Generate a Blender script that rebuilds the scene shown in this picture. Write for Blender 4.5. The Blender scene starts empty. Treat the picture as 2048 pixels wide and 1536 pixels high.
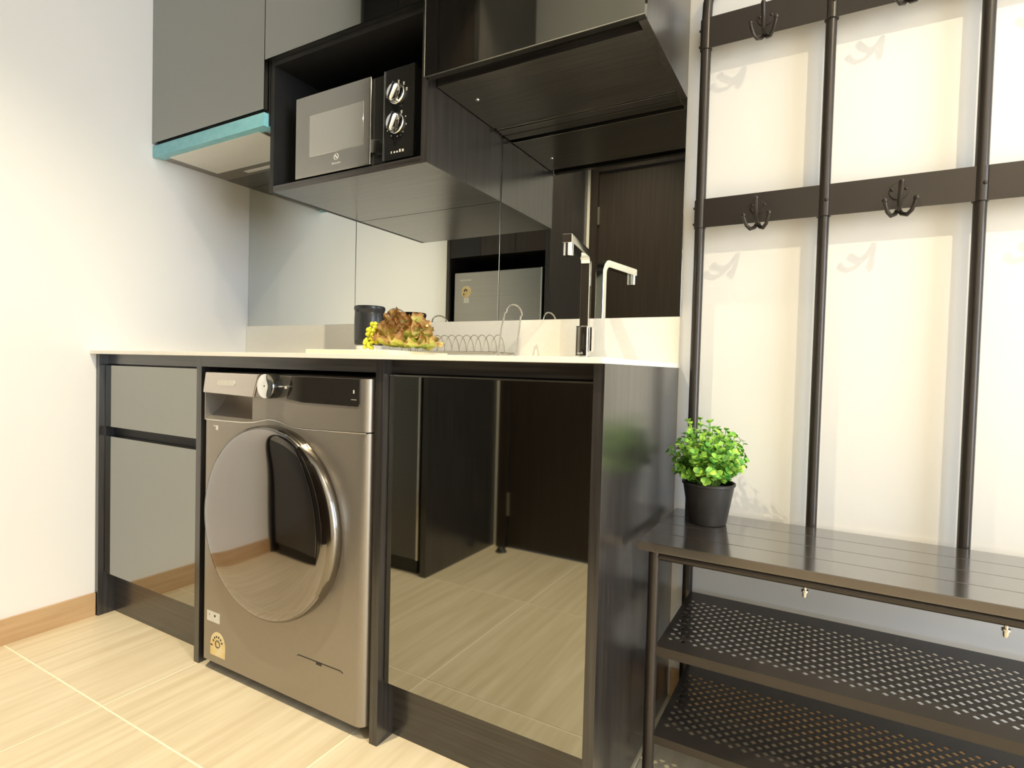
import bpy, bmesh, math, random
from mathutils import Vector, Matrix
random.seed(7)
sc = bpy.context.scene
COL = sc.collection
PI = math.pi

# ------------------------------------------------------------------ camera
F, YAW, PIT, ROL = 1123.3647, 0.5132952, -0.0271012, 0.0261718
fw = Vector((-math.sin(YAW)*math.cos(PIT), math.cos(YAW)*math.cos(PIT), math.sin(PIT)))
r0 = Vector((math.cos(YAW), math.sin(YAW), 0)); u0 = r0.cross(fw)
rt = math.cos(ROL)*r0 + math.sin(ROL)*u0
up = -math.sin(ROL)*r0 + math.cos(ROL)*u0
cam = bpy.data.cameras.new('camera'); cam.sensor_width = 36; cam.lens = F/2048*36; cam.clip_start = 0.02
co = bpy.data.objects.new('camera', cam); COL.objects.link(co)
co.matrix_world = Matrix(((rt.x, up.x, -fw.x, 2.10036), (rt.y, up.y, -fw.y, -1.49506), (rt.z, up.z, -fw.z, 0.85421), (0, 0, 0, 1)))
sc.camera = co

# ------------------------------------------------------------------ light, exposure
sc.view_settings.view_transform = 'Standard'; sc.view_settings.look = 'None'
sc.view_settings.gamma = 1; sc.view_settings.use_curve_mapping = False
sc.view_settings.exposure = 0.90
sc.cycles.use_denoising = True
sc.cycles.max_bounces = 12; sc.cycles.glossy_bounces = 6; sc.cycles.diffuse_bounces = 6
sc.cycles.caustics_reflective = False
sc.cycles.sample_clamp_indirect = 6
wd = bpy.data.worlds.new('world'); sc.world = wd; wd.use_nodes = True
wd.node_tree.nodes['Background'].inputs[0].default_value = (0.62, 0.76, 1.0, 1)
wd.node_tree.nodes['Background'].inputs[1].default_value = 1.0
CEIL = 2.8
LAMP = (1.0, 0.86, 0.60)
# x, y, watts, beam angle
DOWNLIGHTS = ((3.2, -1.3, 74, 155), (0.99, -1.27, 122, 96))
WINDOW_W = 82
al = bpy.data.lights.new('window_daylight', 'AREA'); al.shape = 'RECTANGLE'; al.size = 2.3; al.size_y = 1.9
al.energy = WINDOW_W; al.color = (0.78, 0.88, 1.0)
ao = bpy.data.objects.new('window_daylight', al); COL.objects.link(ao)
ao.location = (6.12, -2.0, 1.35); ao.rotation_euler = (0, PI/2, 0)

# ------------------------------------------------------------------ materials
def mat(name, col, rough=0.5, metal=0.0, spec=0.5, emit=None, noise=None, bump=None, coat=0, coatr=.2, trans=0, ior=1.45, sheen=0, sub=0):
    """noise=(scale vec3, colour2, detail, contrast lo, hi)   bump=(scale vec3, strength, distance)"""
    m = bpy.data.materials.new(name); m.use_nodes = True
    nt = m.node_tree; b = nt.nodes['Principled BSDF']
    b.inputs['Base Color'].default_value = (*col, 1); b.inputs['Roughness'].default_value = rough
    b.inputs['Metallic'].default_value = metal; b.inputs['Specular IOR Level'].default_value = spec
    b.inputs['Coat Weight'].default_value = coat; b.inputs['Coat Roughness'].default_value = coatr
    b.inputs['Transmission Weight'].default_value = trans; b.inputs['IOR'].default_value = ior
    if sub: b.inputs['Subsurface Weight'].default_value = sub; b.inputs['Subsurface Radius'].default_value = (.01, .012, .004)
    if emit: b.inputs['Emission Color'].default_value = (*emit[0], 1); b.inputs['Emission Strength'].default_value = emit[1]
    def coords(scale):
        g = nt.nodes.new('ShaderNodeNewGeometry'); mp = nt.nodes.new('ShaderNodeMapping')
        oi = nt.nodes.new('ShaderNodeObjectInfo'); va = nt.nodes.new('ShaderNodeVectorMath'); va.operation = 'SCALE'
        cb = nt.nodes.new('ShaderNodeCombineXYZ')
        for k in range(3): nt.links.new(oi.outputs['Random'], cb.inputs[k])
        nt.links.new(cb.outputs[0], va.inputs[0]); va.inputs['Scale'].default_value = 40
        ad = nt.nodes.new('ShaderNodeVectorMath'); ad.operation = 'ADD'
        mp.inputs['Scale'].default_value = scale
        nt.links.new(g.outputs['Position'], mp.inputs['Vector'])
        nt.links.new(mp.outputs[0], ad.inputs[0]); nt.links.new(va.outputs[0], ad.inputs[1])
        return ad.outputs[0]
    if noise:
        n = nt.nodes.new('ShaderNodeTexNoise'); n.inputs['Scale'].default_value = 1; n.inputs['Detail'].default_value = noise[2]
        nt.links.new(coords(noise[0]), n.inputs['Vector'])
        r = nt.nodes.new('ShaderNodeValToRGB')
        r.color_ramp.elements[0].position = noise[3]; r.color_ramp.elements[1].position = noise[4]
        r.color_ramp.elements[0].color = (*col, 1); r.color_ramp.elements[1].color = (*noise[1], 1)
        nt.links.new(n.outputs['Fac'], r.inputs['Fac']); nt.links.new(r.outputs[0], b.inputs['Base Color'])
    if bump:
        n = nt.nodes.new('ShaderNodeTexNoise'); n.inputs['Scale'].default_value = 1; n.inputs['Detail'].default_value = 4
        nt.links.new(coords(bump[0]), n.inputs['Vector'])
        bp = nt.nodes.new('ShaderNodeBump'); bp.inputs['Strength'].default_value = bump[1]; bp.inputs['Distance'].default_value = bump[2]
        nt.links.new(n.outputs['Fac'], bp.inputs['Height']); nt.links.new(bp.outputs[0], b.inputs['Normal'])
    return m

M = {}
M['wall'] = mat('wall_paint', (0.88, 0.86, 0.82), 0.6, bump=((260, 260, 260), 0.05, 0.0005))
M['ceiling'] = mat('ceiling_paint', (0.84, 0.82, 0.79), 0.8)
M['tile'] = mat('wood_look_tile', (0.68, 0.57, 0.39), 0.38, noise=((42, 2.2, 1), (0.80, 0.70, 0.51), 7, 0.34, 0.66), bump=((90, 5, 1), 0.06, 0.0006))
M['grout'] = mat('grout', (0.93, 0.88, 0.70), 0.8, noise=((30, 30, 30), (0.90, 0.84, 0.66), 2, .3, .7))
M['oak'] = mat('oak_baseboard', (0.50, 0.315, 0.155), 0.45, noise=((60, 4, 60), (0.60, 0.40, 0.215), 5, .3, .7))
M['black_wood'] = mat('black_oak_laminate', (0.018, 0.016, 0.015), 0.28, coat=0.75, spec=.5, noise=((150, 150, 3.5), (0.040, 0.036, 0.034), 6, .38, .68), bump=((220, 220, 5), 0.12, 0.0003))
M['black_wood_h'] = mat('black_oak_laminate_level', (0.018, 0.016, 0.015), 0.28, coat=0.75, spec=.5, noise=((4, 150, 150), (0.045, 0.040, 0.036), 6, .38, .68), bump=((6, 220, 220), 0.12, 0.0003))
M['black_matte'] = mat('black_carcass', (0.010, 0.010, 0.010), 0.5, noise=((20, 20, 20), (0.014, 0.013, 0.012), 2, .3, .7))
M['dark_glass'] = mat('grey_mirror_glass', (0.335, 0.338, 0.310), 0.03, metal=1.0, noise=((1, 1, 1), (0.32, 0.323, 0.296), 1, .3, .7))
M['mirror'] = mat('tinted_mirror', (0.66, 0.68, 0.65), 0.008, metal=1.0, noise=((1, 1, 1), (0.65, 0.67, 0.64), 1, .3, .7))
M['quartz'] = mat('white_quartz', (0.91, 0.885, 0.81), 0.28, noise=((60, 60, 60), (0.88, 0.855, 0.78), 4, .4, .8))
M['edge_metal'] = mat('aluminium_edge', (0.75, 0.74, 0.70), 0.22, metal=1.0, noise=((5, 200, 200), (0.68, 0.67, 0.63), 2, .3, .7))
M['chrome'] = mat('chrome', (0.86, 0.87, 0.86), 0.06, metal=1.0, noise=((30, 30, 30), (0.82, 0.83, 0.82), 2, .3, .7))
M['film'] = mat('blue_protective_film', (0.20, 0.52, 0.60), 0.35, noise=((40, 60, 60), (0.27, 0.60, 0.66), 4, .3, .7), bump=((50, 50, 50), .15, .001))
M['steel'] = mat('hood_steel', (0.30, 0.27, 0.23), 0.32, metal=0.9, noise=((3, 180, 3), (0.36, 0.33, 0.28), 3, .3, .7))
M['filter'] = mat('hood_filter', (0.90, 0.86, 0.76), 0.42, metal=.55, noise=((300, 300, 300), (0.82, 0.78, 0.69), 2, .4, .7))
M['mw_door'] = mat('microwave_door_glass', (0.38, 0.365, 0.33), 0.07, metal=1.0, noise=((3, 3, 3), (0.365, 0.35, 0.315), 2, .3, .7))
M['mw_window'] = mat('microwave_window_mesh', (0.62, 0.60, 0.53), 0.12, metal=1.0, noise=((900, 900, 900), (0.57, 0.55, 0.49), 1, .4, .6))
M['black_gloss'] = mat('black_gloss_plastic', (0.013, 0.013, 0.012), 0.12, noise=((10, 10, 10), (0.016, 0.016, 0.015), 2, .3, .7))
M['black_plastic'] = mat('black_plastic', (0.020, 0.019, 0.018), 0.42, noise=((60, 60, 60), (0.026, 0.025, 0.024), 3, .3, .7))
M['print'] = mat('pale_print', (0.72, 0.70, 0.64), 0.5, noise=((80, 80, 80), (0.66, 0.64, 0.58), 2, .3, .7))
M['washer'] = mat('washer_graphite_steel', (0.36, 0.325, 0.28), 0.40, metal=0.75, noise=((90, 90, 90), (0.37, 0.335, 0.29), 3, .3, .7))
M['washer_panel'] = mat('washer_panel', (0.32, 0.295, 0.265), 0.27, metal=0.85, noise=((40, 40, 40), (0.34, 0.315, 0.285), 2, .3, .7))
M['washer_display'] = mat('washer_display_glass', (0.075, 0.068, 0.060), 0.10, metal=.8, noise=((20, 20, 20), (0.082, 0.074, 0.066), 2, .3, .7))
M['washer_drawer'] = mat('washer_drawer', (0.62, 0.57, 0.53), 0.30, metal=0.85, noise=((200, 200, 200), (0.66, 0.61, 0.57), 2, .3, .7))
M['washer_glass'] = mat('washer_door_glass', (0.31, 0.29, 0.28), 0.05, metal=1.0, noise=((4, 4, 4), (0.30, 0.28, 0.27), 1, .3, .7))
M['washer_ring'] = mat('washer_door_ring', (0.26, 0.243, 0.22), 0.14, metal=1.0, noise=((20, 20, 20), (0.24, 0.223, 0.20), 2, .3, .7))
M['sticker'] = mat('white_sticker', (0.82, 0.80, 0.74), 0.5, noise=((90, 90, 90), (0.76, 0.74, 0.68), 2, .4, .7))
M['energy'] = mat('yellow_energy_label', (0.85, 0.62, 0.25), 0.5, noise=((30, 30, 30), (0.88, 0.76, 0.48), 2, .35, .65))
M['iron'] = mat('dark_bronze_powder_coat', (0.055, 0.047, 0.040), 0.30, metal=0.5, noise=((300, 300, 300), (0.055, 0.047, 0.041), 2, .3, .7), bump=((500, 500, 500), .12, .0004))
M['bench'] = mat('bench_slat_coat', (0.040, 0.034, 0.029), 0.17, spec=.8, coat=1.0, coatr=.12, ior=1.7, noise=((3, 60, 60), (0.048, 0.041, 0.035), 3, .35, .7))
M['bolt'] = mat('zinc_bolt', (0.70, 0.69, 0.66), 0.25, metal=1.0, noise=((80, 80, 80), (0.6, 0.59, 0.56), 2, .3, .7))
M['pot'] = mat('charcoal_pot', (0.035, 0.033, 0.031), 0.40, noise=((80, 80, 80), (0.046, 0.043, 0.040), 3, .3, .7))
M['soil'] = mat('soil', (0.03, 0.022, 0.015), 0.95, noise=((120, 120, 120), (0.06, 0.045, 0.03), 4, .3, .7))
M['leaf'] = mat('plant_leaf', (0.10, 0.36, 0.05), 0.42, noise=((55, 55, 38), (0.48, 0.74, 0.10), 2, .38, .66), sub=0.12)
M['leaf_dark'] = mat('plant_inner_leaf', (0.045, 0.17, 0.03), 0.5, noise=((50, 50, 50), (0.13, 0.33, 0.06), 2, .35, .65))
M['stem'] = mat('plant_stem', (0.22, 0.38, 0.08), 0.5, noise=((70, 70, 70), (0.30, 0.45, 0.12), 2, .3, .7))
M['ceramic'] = mat('black_ceramic', (0.022, 0.023, 0.024), 0.27, noise=((150, 150, 20), (0.034, 0.035, 0.036), 3, .3, .7))
M['white_ceramic'] = mat('white_ceramic', (0.84, 0.82, 0.76), 0.3, noise=((30, 30, 30), (0.80, 0.78, 0.72), 2, .3, .7))
M['board'] = mat('pale_beech_board', (0.82, 0.70, 0.50), 0.45, noise=((5, 80, 80), (0.88, 0.78, 0.60), 4, .3, .7))
M['wire'] = mat('grey_wire_coat', (0.48, 0.46, 0.41), 0.25, metal=0.8, noise=((90, 90, 90), (0.52, 0.50, 0.45), 2, .3, .7))
M['frill'] = mat('yellow_frilly_leaf', (0.70, 0.72, 0.04), 0.5, noise=((160, 160, 160), (0.80, 0.78, 0.07), 3, .3, .7))
M['fridge'] = mat('fridge_steel', (0.36, 0.35, 0.325), 0.28, metal=0.85, noise=((2, 2, 120), (0.39, 0.38, 0.35), 3, .3, .7))
M['fridge_lower'] = mat('fridge_lower_steel', (0.12, 0.12, 0.12), 0.35, metal=0.5, noise=((2, 2, 120), (0.13, 0.13, 0.13), 3, .3, .7))  # darker, less metallic copy of the fridge steel, lower door only
M['fridge_side'] = mat('fridge_side_grey', (0.10, 0.10, 0.10), 0.4, noise=((50, 50, 50), (0.11, 0.11, 0.11), 2, .3, .7))
M['walnut'] = mat('dark_walnut_veneer', (0.022, 0.016, 0.012), 0.42, noise=((70, 70, 2.5), (0.034, 0.025, 0.019), 6, .35, .7))
M['brass'] = mat('satin_hinge', (0.72, 0.68, 0.60), 0.3, metal=1.0, noise=((60, 60, 60), (0.66, 0.62, 0.54), 2, .3, .7))
M['lamp'] = mat('lamp_diffuser', (1, 1, 1), 0.5, emit=(LAMP, 14))
M['white_metal'] = mat('white_lamp_ring', (0.8, 0.8, 0.78), 0.4, noise=((40, 40, 40), (0.76, 0.76, 0.74), 2, .3, .7))
M['pane'] = mat('window_pane', (0.9, 0.95, 0.97), 0.02, trans=1.0, ior=1.45)
M['hob'] = mat('black_hob_glass', (0.012, 0.012, 0.013), 0.06, noise=((10, 10, 10), (0.015, 0.015, 0.016), 2, .3, .7))
# lettuce: green heart, red-brown frilled rim, driven by the leaf's own UV
def lettuce_mat():
    m = bpy.data.materials.new('red_leaf_lettuce'); m.use_nodes = True; nt = m.node_tree; b = nt.nodes['Principled BSDF']
    uv = nt.nodes.new('ShaderNodeUVMap'); se = nt.nodes.new('ShaderNodeSeparateXYZ'); nt.links.new(uv.outputs[0], se.inputs[0])
    n = nt.nodes.new('ShaderNodeTexNoise'); n.inputs['Scale'].default_value = 26; n.inputs['Detail'].default_value = 4
    g = nt.nodes.new('ShaderNodeNewGeometry'); nt.links.new(g.outputs['Position'], n.inputs['Vector'])
    mm = nt.nodes.new('ShaderNodeMath'); mm.operation = 'MULTIPLY_ADD'; nt.links.new(n.outputs['Fac'], mm.inputs[0]); mm.inputs[1].default_value = 0.9; mm.inputs[2].default_value = -0.42
    ad = nt.nodes.new('ShaderNodeMath'); ad.operation = 'ADD'; nt.links.new(se.outputs['Y'], ad.inputs[0]); nt.links.new(mm.outputs[0], ad.inputs[1])
    a2 = nt.nodes.new('ShaderNodeMath'); a2.operation = 'MULTIPLY_ADD'
    nt.links.new(se.outputs['X'], a2.inputs[0]); a2.inputs[1].default_value = 0.26; nt.links.new(ad.outputs[0], a2.inputs[2])
    r = nt.nodes.new('ShaderNodeValToRGB'); e = r.color_ramp.elements
    e[0].position = 0.38; e[0].color = (0.60, 0.68, 0.14, 1); e[1].position = 1.15; e[1].color = (0.30, 0.14, 0.045, 1)
    k = e.new(0.62); k.color = (0.66, 0.58, 0.20, 1); k = e.new(0.86); k.color = (0.52, 0.31, 0.11, 1)
    nt.links.new(a2.outputs[0], r.inputs['Fac']); nt.links.new(r.outputs[0], b.inputs['Base Color']); b.inputs['Roughness'].default_value = 0.42
    return m
M['lettuce'] = lettuce_mat()

# ------------------------------------------------------------------ mesh helpers
class MB:
    def __init__(s): s.v = []; s.f = []; s.uv = None
    def box(s, x0, x1, y0, y1, z0, z1):
        n = len(s.v); s.v += [(x, y, z) for z in (z0, z1) for y in (y0, y1) for x in (x0, x1)]
        s.f += [tuple(n+i for i in q) for q in ((0, 2, 3, 1), (4, 5, 7, 6), (0, 1, 5, 4), (2, 6, 7, 3), (0, 4, 6, 2), (1, 3, 7, 5))]; return s
    def tube(s, pts, r, seg=10, caps=True, closed=False):
        pts = [Vector(p) for p in pts]; N = len(pts); rr = r if isinstance(r, (list, tuple)) else [r]*N
        base = len(s.v); prev = None
        for i, p in enumerate(pts):
            if closed: t = pts[(i+1) % N]-pts[i-1]
            else: t = pts[min(i+1, N-1)]-pts[max(i-1, 0)]
            t.normalize()
            if prev is None:
                a = Vector((0, 0, 1)) if abs(t.z) < .9 else Vector((1, 0, 0)); u = t.cross(a).normalized()
            else:
                u = (prev-t*prev.dot(t)).normalized()
            prev = u; w = t.cross(u)
            for k in range(seg):
                an = 2*PI*k/seg; s.v.append(tuple(p+rr[i]*(math.cos(an)*u+math.sin(an)*w)))
        for i in range(N if closed else N-1):
            j = (i+1) % N
            for k in range(seg):
                k2 = (k+1) % seg; s.f.append((base+i*seg+k, base+i*seg+k2, base+j*seg+k2, base+j*seg+k))
        if caps and not closed:
            s.f.append(tuple(base+k for k in range(seg))[::-1]); s.f.append(tuple(base+(N-1)*seg+k for k in range(seg)))
        return s
    def lathe(s, prof, c, axis='Z', seg=40, a0=0, a1=2*PI):
        """prof: list of (radius, height) ; around an axis through c.  axis 'Y': height runs along -Y"""
        base = len(s.v); full = abs(a1-a0-2*PI) < 1e-6; n = seg if full else seg+1
        for r, h in prof:
            for k in range(n):
                a = a0+(a1-a0)*k/seg
                if axis == 'Z': s.v.append((c[0]+r*math.cos(a), c[1]+r*math.sin(a), c[2]+h))
                else: s.v.append((c[0]+r*math.cos(a), c[1]-h, c[2]+r*math.sin(a)))
        for i in range(len(prof)-1):
            for k in range(seg):
                k2 = (k+1) % n; s.f.append((base+i*n+k, base+i*n+k2, base+(i+1)*n+k2, base+(i+1)*n+k))
        return s
    def ball(s, c, r, seg=10):
        return s.lathe([(max(r*math.sin(PI*i/6), 1e-5), -r*math.cos(PI*i/6)) for i in range(7)], c, 'Z', seg)
    def prism(s, poly, y0, y1):
        """poly in XZ extruded from y0 (front) to y1"""
        n = len(s.v); k = len(poly)
        s.v += [(x, y0, z) for x, z in poly]+[(x, y1, z) for x, z in poly]
        s.f.append(tuple(range(n, n+k))); s.f.append(tuple(range(n+k, n+2*k))[::-1])
        for i in range(k): j = (i+1) % k; s.f.append((n+i, n+k+i, n+k+j, n+j))
        return s
    def build(s, name, m, parent=None, smooth=None, bevel=0, bseg=2):
        me = bpy.data.meshes.new(name); me.from_pydata(s.v, [], s.f)
        bm = bmesh.new(); bm.from_mesh(me)
        bmesh.ops.remove_doubles(bm, verts=bm.verts, dist=1e-6)
        bmesh.ops.recalc_face_normals(bm, faces=bm.faces)
        if bevel: bmesh.ops.bevel(bm, geom=list(bm.edges), offset=bevel, segments=bseg, affect='EDGES', profile=0.6)
        bm.to_mesh(me); bm.free()
        if smooth is None: smooth = bool(bevel)
        if smooth:
            for p in me.polygons: p.use_smooth = True
            me.set_sharp_from_angle(angle=math.radians(38))
        me.materials.append(M[m]); o = bpy.data.objects.new(name, me); COL.objects.link(o)
        if bevel and len(me.polygons) > 6:
            wn = o.modifiers.new('even_normals', 'WEIGHTED_NORMAL'); wn.keep_sharp = True; wn.weight = 100
        if parent is not None: attach(o, parent)
        return o
def attach(o, p):
    o.parent = p
    if p.type == 'EMPTY': o.matrix_parent_inverse = Matrix.Translation(-p.location)
def box(name, x0, x1, y0, y1, z0, z1, m, parent=None, bevel=0.0, bseg=2):
    return MB().box(x0, x1, y0, y1, z0, z1).build(name, m, parent, bevel=bevel, bseg=bseg)
def tag(o, label, cat, group=None):
    o['label'] = label; o['category'] = cat
    if group: o['group'] = group
    return o
def thing(name, label, cat, loc, group=None):
    o = bpy.data.objects.new(name, None); o.empty_display_size = 0.05; COL.objects.link(o); o.location = loc
    return tag(o, label, cat, group)
def struct(o): o['kind'] = 'structure'; return o
def text_mesh(txt, size):
    cu = bpy.data.curves.new('lettering', 'FONT'); cu.body = txt; cu.size = size; cu.extrude = 0.0002; cu.align_x = 'CENTER'
    t = bpy.data.objects.new('lettering_source', cu); COL.objects.link(t)
    bpy.context.view_layer.update()
    me = bpy.data.meshes.new_from_object(t.evaluated_get(bpy.context.evaluated_depsgraph_get()))
    bpy.data.objects.remove(t); return me
def lettering(name, txt, size, x, y, z, m, parent, flip=False):
    me = text_mesh(txt, size); me.materials.clear(); me.materials.append(M[m])
    R = Matrix.Rotation(PI/2, 4, 'X')
    if flip: R = Matrix.Rotation(PI, 4, 'Z') @ R
    me.transform(Matrix.Translation((x, y, z)) @ R)
    o = bpy.data.objects.new(name, me); COL.objects.link(o); attach(o, parent); return o

# ================================================================== SETTING
YF = -1.905          # face of the entrance door wall
XR = 6.2; YL = -4.6; XC = 3.7
PX = [-0.021 + 0.5955*k for k in range(12)]       # grout lines across
PY = [0.394 - 0.5955*k for k in range(10)]
fl = struct(box('floor', -0.15, XR+.15, YL-.15, 0.15, -0.08, -0.0006, 'grout'))
tile_mesh = {}
for i in range(11):
    for j in range(9):
        x0, x1 = max(PX[i]+.0024, 0.0), min(PX[i+1]-.0024, XR); y1, y0 = min(PY[j]-.0024, 0), max(PY[j+1]+.0024, YL)
        if x1-x0 < .02 or y1-y0 < .02: continue
        if x0 < XC-.2 and y1 < YF-.05: continue
        key = (round(x1-x0, 4), round(y1-y0, 4))
        if key not in tile_mesh:
            t = MB().box(0, x1-x0, 0, y1-y0, -.0005, 0.0003).build('tile', 'tile', fl, bevel=.0003, bseg=1); tile_mesh[key] = t.data
            t.location = (x0, y0, 0)
        else:
            t = bpy.data.objects.new('tile', tile_mesh[key]); COL.objects.link(t); t.parent = fl; t.location = (x0, y0, 0)
struct(box('ceiling', -0.15, XR+.15, YL-.15, 0.15, CEIL, CEIL+.1, 'ceiling'))
struct(box('wall_back', -0.15, XR+.15, 0.0, 0.12, 0, CEIL, 'wall'))
struct(box('wall_left', -0.12, 0.0, -2.05, 0.0, 0, CEIL, 'wall'))
wf = MB().box(0, 0.737, YF-.1, YF, 0, CEIL).box(1.742, XC, YF-.1, YF, 0, CEIL).box(0.737, 1.742, YF-.1, YF, 2.16, CEIL)
struct(wf.build('wall_front', 'wall'))
struct(box('wall_side', XC-.1, XC, YL, YF-.1, 0, CEIL, 'wall'))
struct(box('wall_far_side', XC-.1, XR+.12, YL-.12, YL, 0, CEIL, 'wall'))
wr = MB().box(XR, XR+.12, YL, -3.2, 0, CEIL).box(XR, XR+.12, -.8, 0, 0, CEIL).box(XR, XR+.12, -3.2, -.8, 0, .35).box(XR, XR+.12, -3.2, -.8, 2.35, CEIL)
struct(wr.build('wall_right', 'wall'))
w1 = MB()
for a, b_, c, d in ((-3.2, -3.14, .35, 2.35), (-.86, -.8, .35, 2.35), (-2.03, -1.97, .41, 2.29), (-3.14, -.86, .35, .41), (-3.14, -.86, 2.29, 2.35)):
    w1.box(XR+.03, XR+.09, a, b_, c, d)
w1 = struct(w1.build('window_1', 'white_metal'))
for a, b_ in ((-3.14, -2.03), (-1.97, -.86)):
    box('pane', XR+.055, XR+.062, a, b_, .41, 2.29, 'pane', w1)
struct(box('baseboard_left', 0.0, 0.012, -1.375, -0.56, 0, 0.076, 'oak', bevel=.0015))
struct(box('baseboard_back', 1.765, 6.19, -0.012, 0.0, 0, 0.076, 'oak', bevel=.0015))
struct(box('baseboard_front', 1.75, XC, YF, YF+.012, 0, 0.076, 'oak', bevel=.0015))

# entrance door behind the camera, seen in the mirrors
fr = MB().box(0.737, 0.787, YF-.08, YF+.018, 0, 2.16).box(1.692, 1.742, YF-.08, YF+.018, 0, 2.16).box(0.787, 1.692, YF-.08, YF+.018, 2.11, 2.16)
d1 = struct(box('door_1', 0.790, 1.689, YF-.045, YF+.002, 0.008, 2.107, 'walnut', bevel=.001))
struct(fr.build('trim_1', 'walnut'))
for z in (0.21, 1.03, 1.835):
    h = MB().box(0.787, 0.799, YF+.002, YF+.012, z-.055, z+.055).build('hinge', 'brass', d1, bevel=.001)
h = MB().lathe([(.0001, .008), (.006, .008), (.011, .004), (.011, 0)], (1.245, YF+.002, 1.47), 'Y', 20).build('peephole', 'brass', d1, smooth=True)
hd = MB().tube([(1.62, YF+.002, 1.02), (1.62, YF+.05, 1.02)], .009).tube([(1.62, YF+.05, 1.02), (1.50, YF+.052, 1.02)], .009).lathe([(.0001, .01), (.026, .01), (.026, 0)], (1.62, YF+.002, 1.02), 'Y', 20).build('door_handle', 'brass', d1, smooth=True)
ds = thing('door_stop', 'small black dome door stop on the tiles in front of the entrance door', 'door stop', (0.80, -1.83, 0))
MB().lathe([(.024, 0), (.024, .006), (.019, .018), (.010, .026), (.0001, .028)], (0.80, -1.83, 0), 'Z', 20).build('rubber_dome', 'black_plastic', ds, smooth=True)
MB().lathe([(.027, 0), (.027, .003), (.024, .003)], (0.80, -1.83, 0), 'Z', 20).build('base_ring', 'bolt', ds, smooth=True)

# ================================================================== CEILING DOWNLIGHTS
for i, (x, y, watt, beam) in enumerate(DOWNLIGHTS):
    d = thing('ceiling_downlight', ('round recessed ceiling downlight above the coat rack', 'round recessed ceiling downlight above the washing machine')[i], 'downlight', (x, y, CEIL), 'recessed ceiling downlights')
    MB().lathe([(.034, 0), (.036, -.004), (.047, -.005), (.050, 0)], (x, y, CEIL), 'Z', 32).build('trim_ring', 'white_metal', d, smooth=True)
    MB().lathe([(.0001, -.0015), (.034, -.0015)], (x, y, CEIL), 'Z', 32).build('diffuser', 'lamp', d, smooth=True)
    l = bpy.data.lights.new('downlight_beam', 'SPOT'); l.energy = watt; l.color = LAMP; l.spot_size = math.radians(beam); l.spot_blend = 0.9; l.shadow_soft_size = 0.016
    lo = bpy.data.objects.new('downlight_beam', l); COL.objects.link(lo); lo.location = (x, y, CEIL-.03); attach(lo, d)

# ================================================================== BASE CABINETS
H = 0.8785; CT = 0.8673; D = -0.558; W = 1.758
c = thing('drawer_cabinet', 'black base cabinet with mirrored drawer and door beside the white wall', 'cabinet', (0.29, -.28, 0))
box('side_panel', 0.001, 0.020, D, -.003, 0, CT, 'black_wood', c, .0008)
box('side_panel', 0.557, 0.580, D, -.003, 0, CT, 'black_wood', c, .0008)
box('carcass', 0.020, 0.557, -.512, -.003, 0.14, CT, 'black_matte', c)
box('drawer_front', 0.0225, 0.5545, -.540, -.516, 0.630, 0.831, 'dark_glass', c, .0008)
box('door', 0.0225, 0.5545, -.540, -.516, 0.142, 0.598, 'dark_glass', c, .0008)
box('plinth', 0.020, 0.557, -.507, -.49, 0.0, 0.14, 'black_wood_h', c)
box('top_rail', 0.020, 0.557, -.530, -.512, 0.836, CT, 'black_wood_h', c)
c = thing('sink_cabinet', 'black base cabinet with one large mirrored door under the tap', 'cabinet', (1.49, -.28, 0))
box('side_panel', 1.225, 1.248, D, -.003, 0, CT, 'black_wood', c, .0008)
box('side_panel', 1.737, W, D, -.003, 0, CT, 'black_wood', c, .0008)
box('carcass', 1.248, 1.737, -.512, -.003, 0.14, CT, 'black_matte', c)
dd = box('door', 1.2505, 1.7345, -.540, -.516, 0.140, 0.831, 'dark_glass', c, .0008)
box('edge_strip', 1.2505, 1.7345, -.5415, -.517, 0.8312, 0.8342, 'edge_metal', dd)
box('plinth', 1.248, 1.737, -.504, -.49, 0.0, 0.14, 'black_wood_h', c)
box('top_rail', 1.248, 1.737, -.530, -.512, 0.838, CT, 'black_wood_h', c)
box('fascia_rail', 0.580, 1.225, D, -.538, 0.838, CT, 'black_wood_h', c, .0006)
box('back_panel', 0.580, 1.225, -.012, -.003, 0, CT, 'black_matte', c)

c = thing('countertop', 'thin white quartz worktop resting on the base cabinets', 'countertop', (.88, -.29, CT))
box('worktop', 0.001, W+.002, -.5770, -.002, CT, H, 'quartz', c, .0012)
tag(box('upstand', 0.001, W, -.0140, -.002, H, 1.0005, 'quartz', None, .0008), 'low white quartz upstand along the wall under the mirror', 'upstand')

c = thing('mirror_backsplash', 'grey tinted mirror backsplash in three panels above the worktop', 'mirror', (.88, -.004, 1.0))
for a, b_ in ((0.0015, 0.6015), (0.6035, 1.2045), (1.2065, 1.7575)):
    box('mirror_panel', a, b_, -.0065, -.0015, 1.0008, 1.566, 'mirror', c, .0006, 1)

# ================================================================== WALL CABINETS
TOP = CEIL-.003
c = thing('hood_cabinet', 'black wall cabinet with mirrored door above the cooker hood', 'cabinet', (.30, -.2, 1.606))
box('carcass', 0.001, 0.604, -.371, -.002, 1.6065, TOP, 'black_wood', c)
box('door', 0.0035, 0.6015, -.390, -.3718, 1.611, TOP-.002, 'dark_glass', c, .0008)
box('filler_panel', 0.001, 0.604, -.106, -.008, 1.567, 1.6065, 'black_wood_h', c)

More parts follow.
